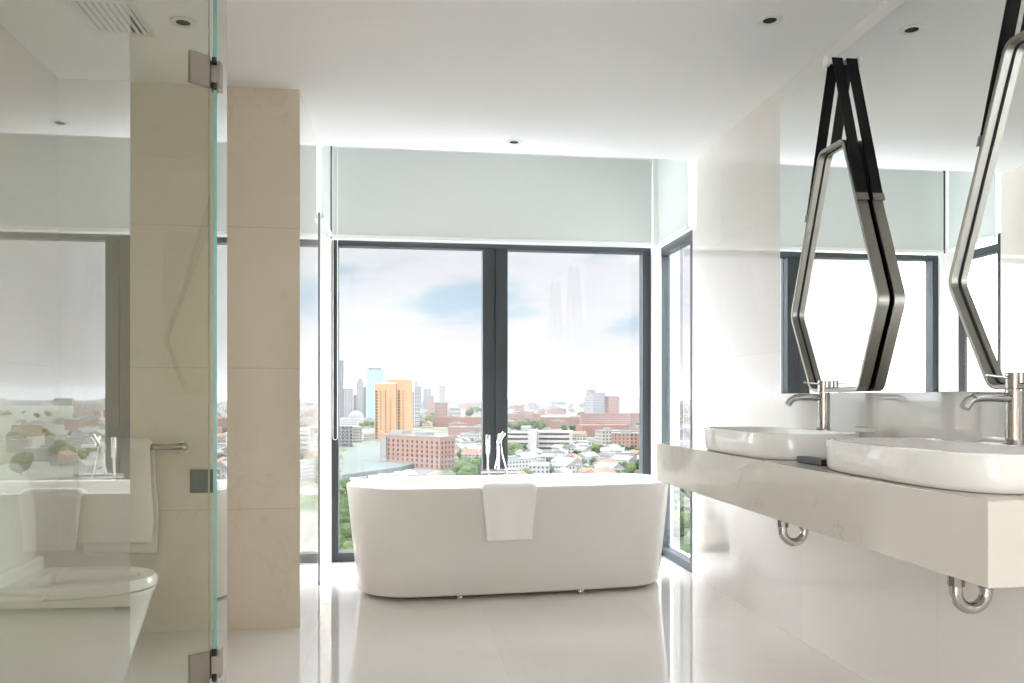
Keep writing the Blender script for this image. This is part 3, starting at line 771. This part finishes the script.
# arched twin-slab tower
p = gpos(360, 422); D = dist(422); w = 13 * D / F; H = hgt(378, 422)
t = root_at('arched_tower', 'grey high-rise with a rounded top, left of the blue glass skyscraper', 'building', (p.x, p.y))
for nm, x0_, x1_, y0_, z1_ in (('side_wing', -.5, -.22, 4, .62), ('side_wing', .22, .5, 4, .80)):
    bm = bmesh.new(); box(bm, x0_ * w, x1_ * w, y0_, 34, 0, H * z1_); put(nm, bm, m_greyw, t)
bm = bmesh.new(); prof = [(-.25 * w, 0), (-.25 * w, H * .78)] + [(.25 * w * math.cos(a), H * .78 + H * .22 * math.sin(a)) for a in [PI - PI * i / 12 for i in range(1, 12)]] + [(.25 * w, H * .78), (.25 * w, 0)]
loft(bm, [[(x, y, z) for x, z in prof] for y in (0, 34)]); put('arched_core', bm, m_pale, t)
tower('high_rise', 'slim tall grey high-rise at the left edge of the big window', 339.5, 424, 361, 8, 40, m_greyw, m_roofg, .1)
tower('office_block', 'wide grey office block left of the rounded-top high-rise', 346, 421, 389, 13, 50, m_pale, m_roofg)
tower('white_block', 'narrow white tower block directly right of the orange tower', 414.5, 428, 392, 11, 30, m_whitew, m_roofw, .2, wins=(9, 4, .5, .45))
tower('office_block', 'dark blue-grey stepped office block on the skyline, centre of the left pane', 418, 412, 386.5, 7, 60, m_greyw, m_roofg, 0, top=[(-.5, 0, .1, .9, 20)])
tower('office_block', 'wide dark grey office block on the skyline beside the stepped one', 427.5, 412, 389, 8, 60, m_greyw, m_roofg)
tower('high_rise', 'lone pale high-rise on the skyline left of the mullion', 442.5, 411, 386, 7, 60, m_pale, m_roofw, .3)
tower('brick_block', 'salmon brick slab block standing mid-distance below the skyline', 441, 424, 403, 13, 30, m_pinkw, m_roofg, -.1, wins=(6, 6, .4, .4))
tower('brick_block', 'small orange-pink block near the skyline right of the white tower', 431, 415, 396, 6, 30, m_pinkw, m_roofr)
tower('white_block', 'white block with window bands beside the salmon brick slab', 455, 420, 408, 12, 30, m_whitew, m_roofw, -.1, wins=(3, 6, .6, .4))
tower('brick_block', 'long low brick building in front of the salmon slab', 458, 427, 418, 48, 18, m_brickw, m_roofr, -.08)
tower('brick_block', 'long pink-beige building with a pale flat roof near the mullion', 470, 440, 428, 44, 18, m_pinkw, m_roofw, -.15)
tower('apartment_block', 'grey and white apartment block at the left edge, below the skyline', 345, 447, 427, 15, 26, m_greyw, m_roofw, .2, wins=(5, 5, .5, .45))
tower('apartment_block', 'beige apartment block between the grey block and orange tower', 356, 443, 428, 12, 24, m_beige, m_roofw, .1, wins=(5, 5, .5, .45))
# domed hall
p = gpos(358, 424); D = dist(424)
t = root_at('domed_hall', 'low white domed hall in front of the grey high-rises', 'building', (p.x, p.y - 60))
bm = bmesh.new(); box(bm, -28, 28, -15, 15, 0, 13); put('hall', bm, m_whitew, t)
bm = bmesh.new(); loft(bm, [[(14 * math.cos(f_) * math.cos(a), 14 * math.cos(f_) * math.sin(a), 13 + 14 * math.sin(f_)) for a in [2 * PI * i / 24 for i in range(24)]] for f_ in (0, .3, .6, .9, 1.2, 1.45)]); put('dome', bm, m_roofw, t)

# --- long brick building with white roof
p = gpos(440, 470); t = root_at('brick_building', 'long red-brown brick building with white roof below the orange tower', 'building', (p.x, p.y), math.radians(-50))
H = hgt(438, 470); Lb = 66
bm = bmesh.new(); box(bm, -Lb, 0, 0, 14, 0, H); put('brick_walls', bm, m_brick, t)
bm = bmesh.new(); box(bm, -Lb - .4, .4, -.4, 14.4, H, H + .9); put('roof', bm, m_roofw, t)
bm = bmesh.new(); box(bm, -58, -44, 3, 11, H + .9, H + 4); put('roof_housing', bm, m_roofw, t)
bm = bmesh.new(); box(bm, -30, -18, 3, 11, H + .9, H + 3.4); put('roof_housing', bm, m_roofg, t)
bm = bmesh.new(); box(bm, -64, -58, -1.2, 0, 0, H - 1); put('white_bay', bm, m_roofw, t)
rw = [2.2 + i * 3.3 for i in range(int(H / 3.3))]
windows(t, 'window', m_win, [(-3 - i * 5.3, z) for i in range(11) for z in rw], 1.7, 1.9, 'f', 0)
windows(t, 'window', m_win, [(2 + i * 3.4, z) for i in range(4) for z in rw], 1.3, 1.9, 'r', 0)

# --- big flat shed with pale green roof, and the rail yard in front of it
def slab(name, label, cat, pix, z0_, z1_, m, ptz):
    bm = bmesh.new(); pts = []
    for x, y in pix:
        d = dirw(x, y); q = d * ((GZ + ptz - EYE) / d.z); pts.append((q.x, q.y))
    loft(bm, [[(a, b, GZ + z0_) for a, b in pts], [(a, b, GZ + z1_) for a, b in pts]])
    return tag(obj(name, bm, m), label, cat)
t_ = slab('station_hall', 'huge low hall with a pale grey-green flat roof in front of the orange tower', 'building', [(342, 475), (400, 467), (430, 459.5), (428, 456), (412, 451), (384, 442), (364, 442), (343, 452)], 0, 3.0, m_roofp, 3.0)
t_ = slab('rail_yard', 'brown-grey rail yard strip between the green-roofed hall and tub rim', 'railway yard', [(338, 494), (338, 482), (400, 473.5), (436, 464), (436, 470), (400, 484)], 0, .25, m_asph, 0)
m_van = [mat('van_white', (.80, .80, .80), .4), mat('van_grey', (.35, .36, .38), .4), mat('van_dark', (.10, .10, .11), .4)]
vdesc = ['white', 'grey', 'dark']
def van(px, py, k, rz, label, group):
    p = gpos(px, py); t = root_at('van', label, 'van', (p.x, p.y), rz, group); t.location.z = GZ + .26
    bm = bmesh.new(); pr = [(-3, .5), (-3, 2.6), (1.4, 2.7), (2.3, 1.6), (3, 1.4), (3, .5)]
    loft(bm, [[(x, y, z) for x, z in pr] for y in (-1.05, 1.05)]); put('body', bm, m_van[k], t)
    for x in (-1.9, 1.9):
        for y in (-1.06, .84):
            bm = bmesh.new(); cyl(bm, (x, y, .42), (x, y + .22, .42), .42, seg=12); put('wheel', bm, m_dark, t)
    bm = bmesh.new(); loft(bm, [[(x, y, z) for x, z in ((1.1, 1.75), (1.1, 2.45), (1.5, 2.45), (2.05, 1.75))] for y in (-1.07, 1.07)]); put('cab_window', bm, m_win, t)
for i in range(18):
    k = (0, 0, 1, 2)[i % 4]
    van(352 + (i * 23.7) % 62, 483.5 - ((i * 23.7) % 62) * .155 - (i % 3) * 1.6 + 3.2, k, .35 + R.uniform(-.25, .25), '%s van on the rail yard, %s, %s' % (vdesc[k], ('left end of yard', 'middle of yard', 'right end of yard')[min(2, int(((i * 23.7) % 62) / 21))], ('front row', 'second row', 'back row')[i % 3]), 'parked %s vans' % vdesc[k])

# --- right-hand pane
p = gpos(528, 452); t = root_at('terraced_building', 'cream white four-storey building with long window bands, right of the mullion', 'building', (p.x, p.y), math.radians(-14))
H = hgt(433, 452)
for nm, a, b, c, d, h in (('wing', -30, 2, -2, 18, H), ('wing', 8, 40, 4, 24, H + 1.5), ('stair_tower', 2, 8, -3, 18, H + 3)):
    bm = bmesh.new(); box(bm, a, b, c, d, 0, h); put(nm, bm, m_cream, t)
for a, b, y_ in ((-28, 0, -2), (10, 38, 4)):
    for i in range(4): 
        bm = bmesh.new(); box(bm, a, b, y_ - .3, y_, 2.5 + i * 4.4, 4.3 + i * 4.4); put('window_band', bm, m_win, t)
tower('twin_tower', 'left one of two grey high-rises on the horizon in the right pane', 599, 424, 393, 14, 34, m_pale, m_roofw, .2, top=[(-.5, -.2, .1, .8, 6)])
tower('twin_tower', 'right, pinker one of two high-rises on the horizon in the right pane', 614, 424, 396.5, 12, 30, m_pinkw, m_roofg, .2)
tower('brick_block', 'dark slim high-rise attached just left of the two horizon towers', 590.5, 421, 397, 4, 30, m_greyw, m_roofg, .1)
tower('brick_block', 'long salmon brick building at the foot of the two high-rises', 612, 428, 414, 60, 22, m_pinkw, m_roofr, .03)
tower('brick_block', 'long low dark red brick building left of the two high-rises', 563, 427, 418, 46, 22, m_brickw, m_roofr, -.06)
tower('brick_block', 'wide brown brick building with parapet in the right pane, mid-height', 605, 437, 426, 50, 22, m_brickw, m_roofr, .1)
tower('brick_block', 'grey-pink long block right behind the mullion, right pane', 524, 424, 414, 34, 22, m_pinkw, m_roofw, .0)
tower('white_block', 'long low white shed across the middle of the right pane', 570, 449, 443, 52, 20, m_whitew, m_roofw, .15)

# --- small houses and trees filling the quarters between
houses = []
def house_mesh(nm, w, d, h, wm, rm, gable):
    bm = bmesh.new(); box(bm, -w / 2, w / 2, -d / 2, d / 2, 0, h, 0)
    if gable:
        old = set(bm.faces); loft(bm, [[(x, y, z) for x, z in ((-w / 2 - .5, h), (0, h + w * .3), (w / 2 + .5, h))] for y in (-d / 2 - .5, d / 2 + .5)])
        for f in set(bm.faces) - old: f.material_index = 1
    else:
        vs = box(bm, -w / 2 - .3, w / 2 + .3, -d / 2 - .3, d / 2 + .3, h, h + .7, 1); box(bm, -w * .2, w * .1, -d * .2, d * .2, h + .7, h + 2.8, 1)
    bmesh.ops.recalc_face_normals(bm, faces=bm.faces)
    me = bpy.data.meshes.new(nm); bm.to_mesh(me); bm.free(); me.materials.append(wm); me.materials.append(rm); return me
kinds = [
 ('house', ['white house with pitched pale roof', 'big white house with pitched pale roof', 'tall little white house with pitched roof'], 'white pitched-roof houses', 'house', [house_mesh('house', w, d, h, m_whitew, m_roofw, True) for w, d, h in ((11, 18, 7), (14, 26, 8), (10, 14, 9))]),
 ('house', ['cream house with pitched red roof', 'longer cream house with pitched red roof'], 'red-roofed houses', 'house', [house_mesh('house', w, d, h, m_beige, m_roofr, True) for w, d, h in ((11, 20, 7), (13, 24, 8))]),
 ('flat_roofed_building', ['pale grey flat-roofed block', 'wide white flat-roofed block', 'square beige flat-roofed block', 'very long low white flat-roofed block'], 'pale flat-roofed buildings', 'building', [house_mesh('flat_roofed_building', w, d, h, m_, m_roofw, False) for w, d, h, m_ in ((26, 16, 10, m_pale), (34, 18, 13, m_whitew), (20, 20, 12, m_beige), (44, 16, 9, m_whitew))]),
 ('brick_house', ['brick block with flat grey roof', 'wide pinkish block with flat grey roof', 'tall compact brick block with flat roof'], 'reddish flat-roofed buildings', 'building', [house_mesh('brick_house', w, d, h, m_, m_roofg, False) for w, d, h, m_ in ((28, 16, 12, m_brickw), (36, 18, 14, m_pinkw), (22, 16, 16, m_brickw))]),
]
taken = [(341, 440, 436, 484), (338, 425, 360, 448), (368, 426, 412, 446), (388, 432, 456, 474), (505, 436, 562, 456), (435, 400, 448, 425), (586, 408, 645, 440), (330, 468, 470, 500)]
def free(px, py):
    return not any(a <= px <= c and b <= py <= d for a, b, c, d in taken)
def where(px, py):
    if px < 334 or px > 692: return ('far off' if py < 425 else 'mid-way' if py < 448 else 'close below') + ', beyond ' + ('the left' if px < 334 else 'right corner of room, nearer it' if px < 790 else 'right corner of room, farther right')
    col = ('left edge of left pane' if px < 366 else 'left part of left pane' if px < 400 else 'right part of left pane' if px < 445 else 'left pane beside mullion' if px < 495
           else 'right pane beside mullion' if px < 535 else 'left part of right pane' if px < 572 else 'right part of right pane' if px < 610 else 'right edge of right pane' if px < 650 else 'past right window jamb')
    row = 'just above tub rim' if py > 468 else 'near rows' if py > 452 else 'lower middle' if py > 436 else 'middle distance' if py > 422 else 'far rows' if py > 411 else 'under skyline'
    return row + ', ' + col
def size_word(v, a, b): return 'small' if v < a else 'medium' if v < b else 'large'
def put_house(px, py, ki, sc, me, p):
    nm, lb, gr, cat, ms = kinds[ki]
    o = bpy.data.objects.new(nm, me); C.objects.link(o); o.location = (p.x, p.y, GZ); o.rotation_euler = (0, 0, R.choice((.1, .5, -.3, 1.2, -.8)) + R.uniform(-.1, .1))
    o.scale = (sc,) * 3; tag(o, '%s, %s' % (lb[ms.index(me)], where(px, py)), cat, gr)
spots = [(a, b, c) for a, b, c, _, _ in BIG]
def scatter(n, x0, x1, y0, y1, pw, gap, wts, sc=(.9, 1.25)):
    k = 0; tries = 0
    while k < n and tries < n * 40:
        tries += 1
        px = R.uniform(x0, x1); py = y0 + (y1 - y0) * R.random() ** pw
        if not free(px, py): continue
        ki = R.choices(range(4), wts)[0]; me = R.choice(kinds[ki][4]); q = R.uniform(*sc)
        rad = .5 * math.hypot(*[2 * max(abs(v.co[i]) for v in me.vertices) for i in (0, 1)]) * q + gap
        p = gpos(px, py)
        if any((p.x - a) ** 2 + (p.y - b) ** 2 < (rad + m2) ** 2 for a, b, m2 in spots): continue
        spots.append((p.x, p.y, rad)); put_house(px, py, ki, q, me, p); k += 1
scatter(40, 505, 700, 452, 484, 1.0, 0, (6, 2, 1, 0), (.7, 1.0))
scatter(30, 366, 484, 436, 466, 1.0, 0, (3, 2, 2, 1), (.8, 1))
scatter(110, 335, 700, 411, 448, 1.3, 0, (2, 2, 6, 5))
scatter(80, 335, 700, 405.6, 411.5, 1.0, 0, (0, 1, 6, 4), (1.2, 2.2))
scatter(30, 700, 960, 415, 470, 1.0, 2, (2, 2, 4, 1))
scatter(20, 40, 330, 415, 470, 1.0, 2, (2, 2, 4, 2))

def tree_mesh(seed, mi):
    rr = random.Random(seed); bm = bmesh.new()
    for j in range(9):
        a = rr.uniform(0, 2 * PI); q = rr.uniform(0, .62); s = rr.uniform(.38, .6)
        bmesh.ops.create_icosphere(bm, subdivisions=3, radius=s, matrix=Matrix.Translation((q * math.cos(a), q * math.sin(a), .62 + rr.uniform(-.1, .6))) @ Matrix.Diagonal((1, 1, .85, 1)))
    for v in bm.verts:
        n_ = noise.noise(v.co * 5 + Vector((seed, 0, 0))) * .13 + noise.noise(v.co * 12) * .07; v.co += v.co.normalized() * n_
    for f in bm.faces: f.material_index = 0
    cyl(bm, (0, 0, 0), (0, 0, .6), .07, .05, 8)
    me = bpy.data.meshes.new('tree'); bm.to_mesh(me); bm.free(); me.materials.append(m_green[mi]); return me
tms = [tree_mesh(i, i % 3) for i in range(6)]
tk = ['deep green', 'mid green', 'light green']
tg = ['deep green trees in the city', 'mid green trees in the city', 'light green trees in the city']
tspots = []
def tree(px, py, r_):
    p = gpos(px, py)
    if any((p.x - a) ** 2 + (p.y - b) ** 2 < (r_ * .95 + c * .95) ** 2 for a, b, c in tspots): return False
    if any((p.x - a) ** 2 + (p.y - b) ** 2 < (r_ + c * .9) ** 2 for a, b, c in spots): return False
    tspots.append((p.x, p.y, r_)); i = R.randrange(6)
    o = bpy.data.objects.new('tree', tms[i]); C.objects.link(o); o.location = (p.x, p.y, GZ - .05); o.scale = (r_, r_, r_ * R.uniform(.9, 1.15)); o.rotation_euler = (0, 0, R.uniform(0, 6))
    tag(o, '%s %s tree, %s' % (size_word(r_, 4.5, 7), tk[i % 3], where(px, py)), 'tree', tg[i % 3])
    return True
def trees(n, x0, x1, y0, y1, r0, r1, chk=False):
    k = 0; tries = 0
    while k < n and tries < n * 30:
        tries += 1
        px, py = R.uniform(x0, x1), R.uniform(y0, y1)
        if chk and not free(px, py): continue
        k += tree(px, py, R.uniform(r0, r1))
trees(22, 458, 486, 463, 484, 4, 6.5)          # clump left of the mullion
trees(12, 466, 484, 441, 456, 4, 6.5)
trees(18, 507, 522, 453, 474, 4.5, 7)         # right of the mullion
trees(26, 508, 545, 425.5, 430, 6, 8.5)         # row behind the terraced building
trees(9, 362, 371, 426, 438, 6, 8)
trees(12, 412, 435, 423, 428, 7, 10)
trees(9, 468, 484, 412, 417, 9, 12)
trees(44, 520, 660, 462, 484, 2.6, 4.6)
trees(34, 560, 655, 440, 458, 3.2, 5.4)
trees(30, 600, 650, 430, 446, 4, 7)
trees(40, 335, 700, 408, 440, 5, 9, True)
trees(26, 336, 352, 490, 560, 3, 6)          # right below, at the left jamb
trees(10, 350, 372, 446, 458, 3, 5, True)
trees(40, 700, 960, 410, 480, 6, 11)
trees(14, 655, 700, 440, 540, 4, 7)

# far quarters, too many to count
bm = bmesh.new(); rr = random.Random(3)
for i in range(2600):
    py = 399.6 + 5.3 * rr.random() ** 1.4; px = rr.uniform(-150, 1050); p = gpos(px, py); D = p.y
    if D > 14500: continue
    w = rr.uniform(25, 80) * (1 + D / 9000); h = rr.uniform(8, 24) * (1 + (rr.random() < .08) * 1.4)
    box(bm, p.x - w / 2, p.x + w / 2, p.y, p.y + 30, GZ, GZ + h, rr.randrange(5))
o = obj('distant_quarters', bm, [m_pale, m_whitew, m_pinkw, m_greyw, m_green[0]]); tag(o, 'uncountable far city blocks fading into haze along the horizon', 'city', kind='stuff')

# summer haze over the city
hz = bpy.data.materials.new('haze'); hz.use_nodes = True; t = hz.node_tree; t.nodes.clear()
vs_ = t.nodes.new('ShaderNodeVolumeScatter'); vs_.inputs['Color'].default_value = (.030, .031, .032, 1); vs_.inputs['Density'].default_value = 1 / 1350.0; vs_.inputs['Anisotropy'].default_value = .2
oo = t.nodes.new('ShaderNodeOutputMaterial'); t.links.new(vs_.outputs[0], oo.inputs['Volume'])
tag(obj('haze', boxm(-9000, 12000, 60, 14800, GZ + .4, GZ + 190), hz), 'thin whitish summer haze lying over the whole city', 'haze', kind='stuff')
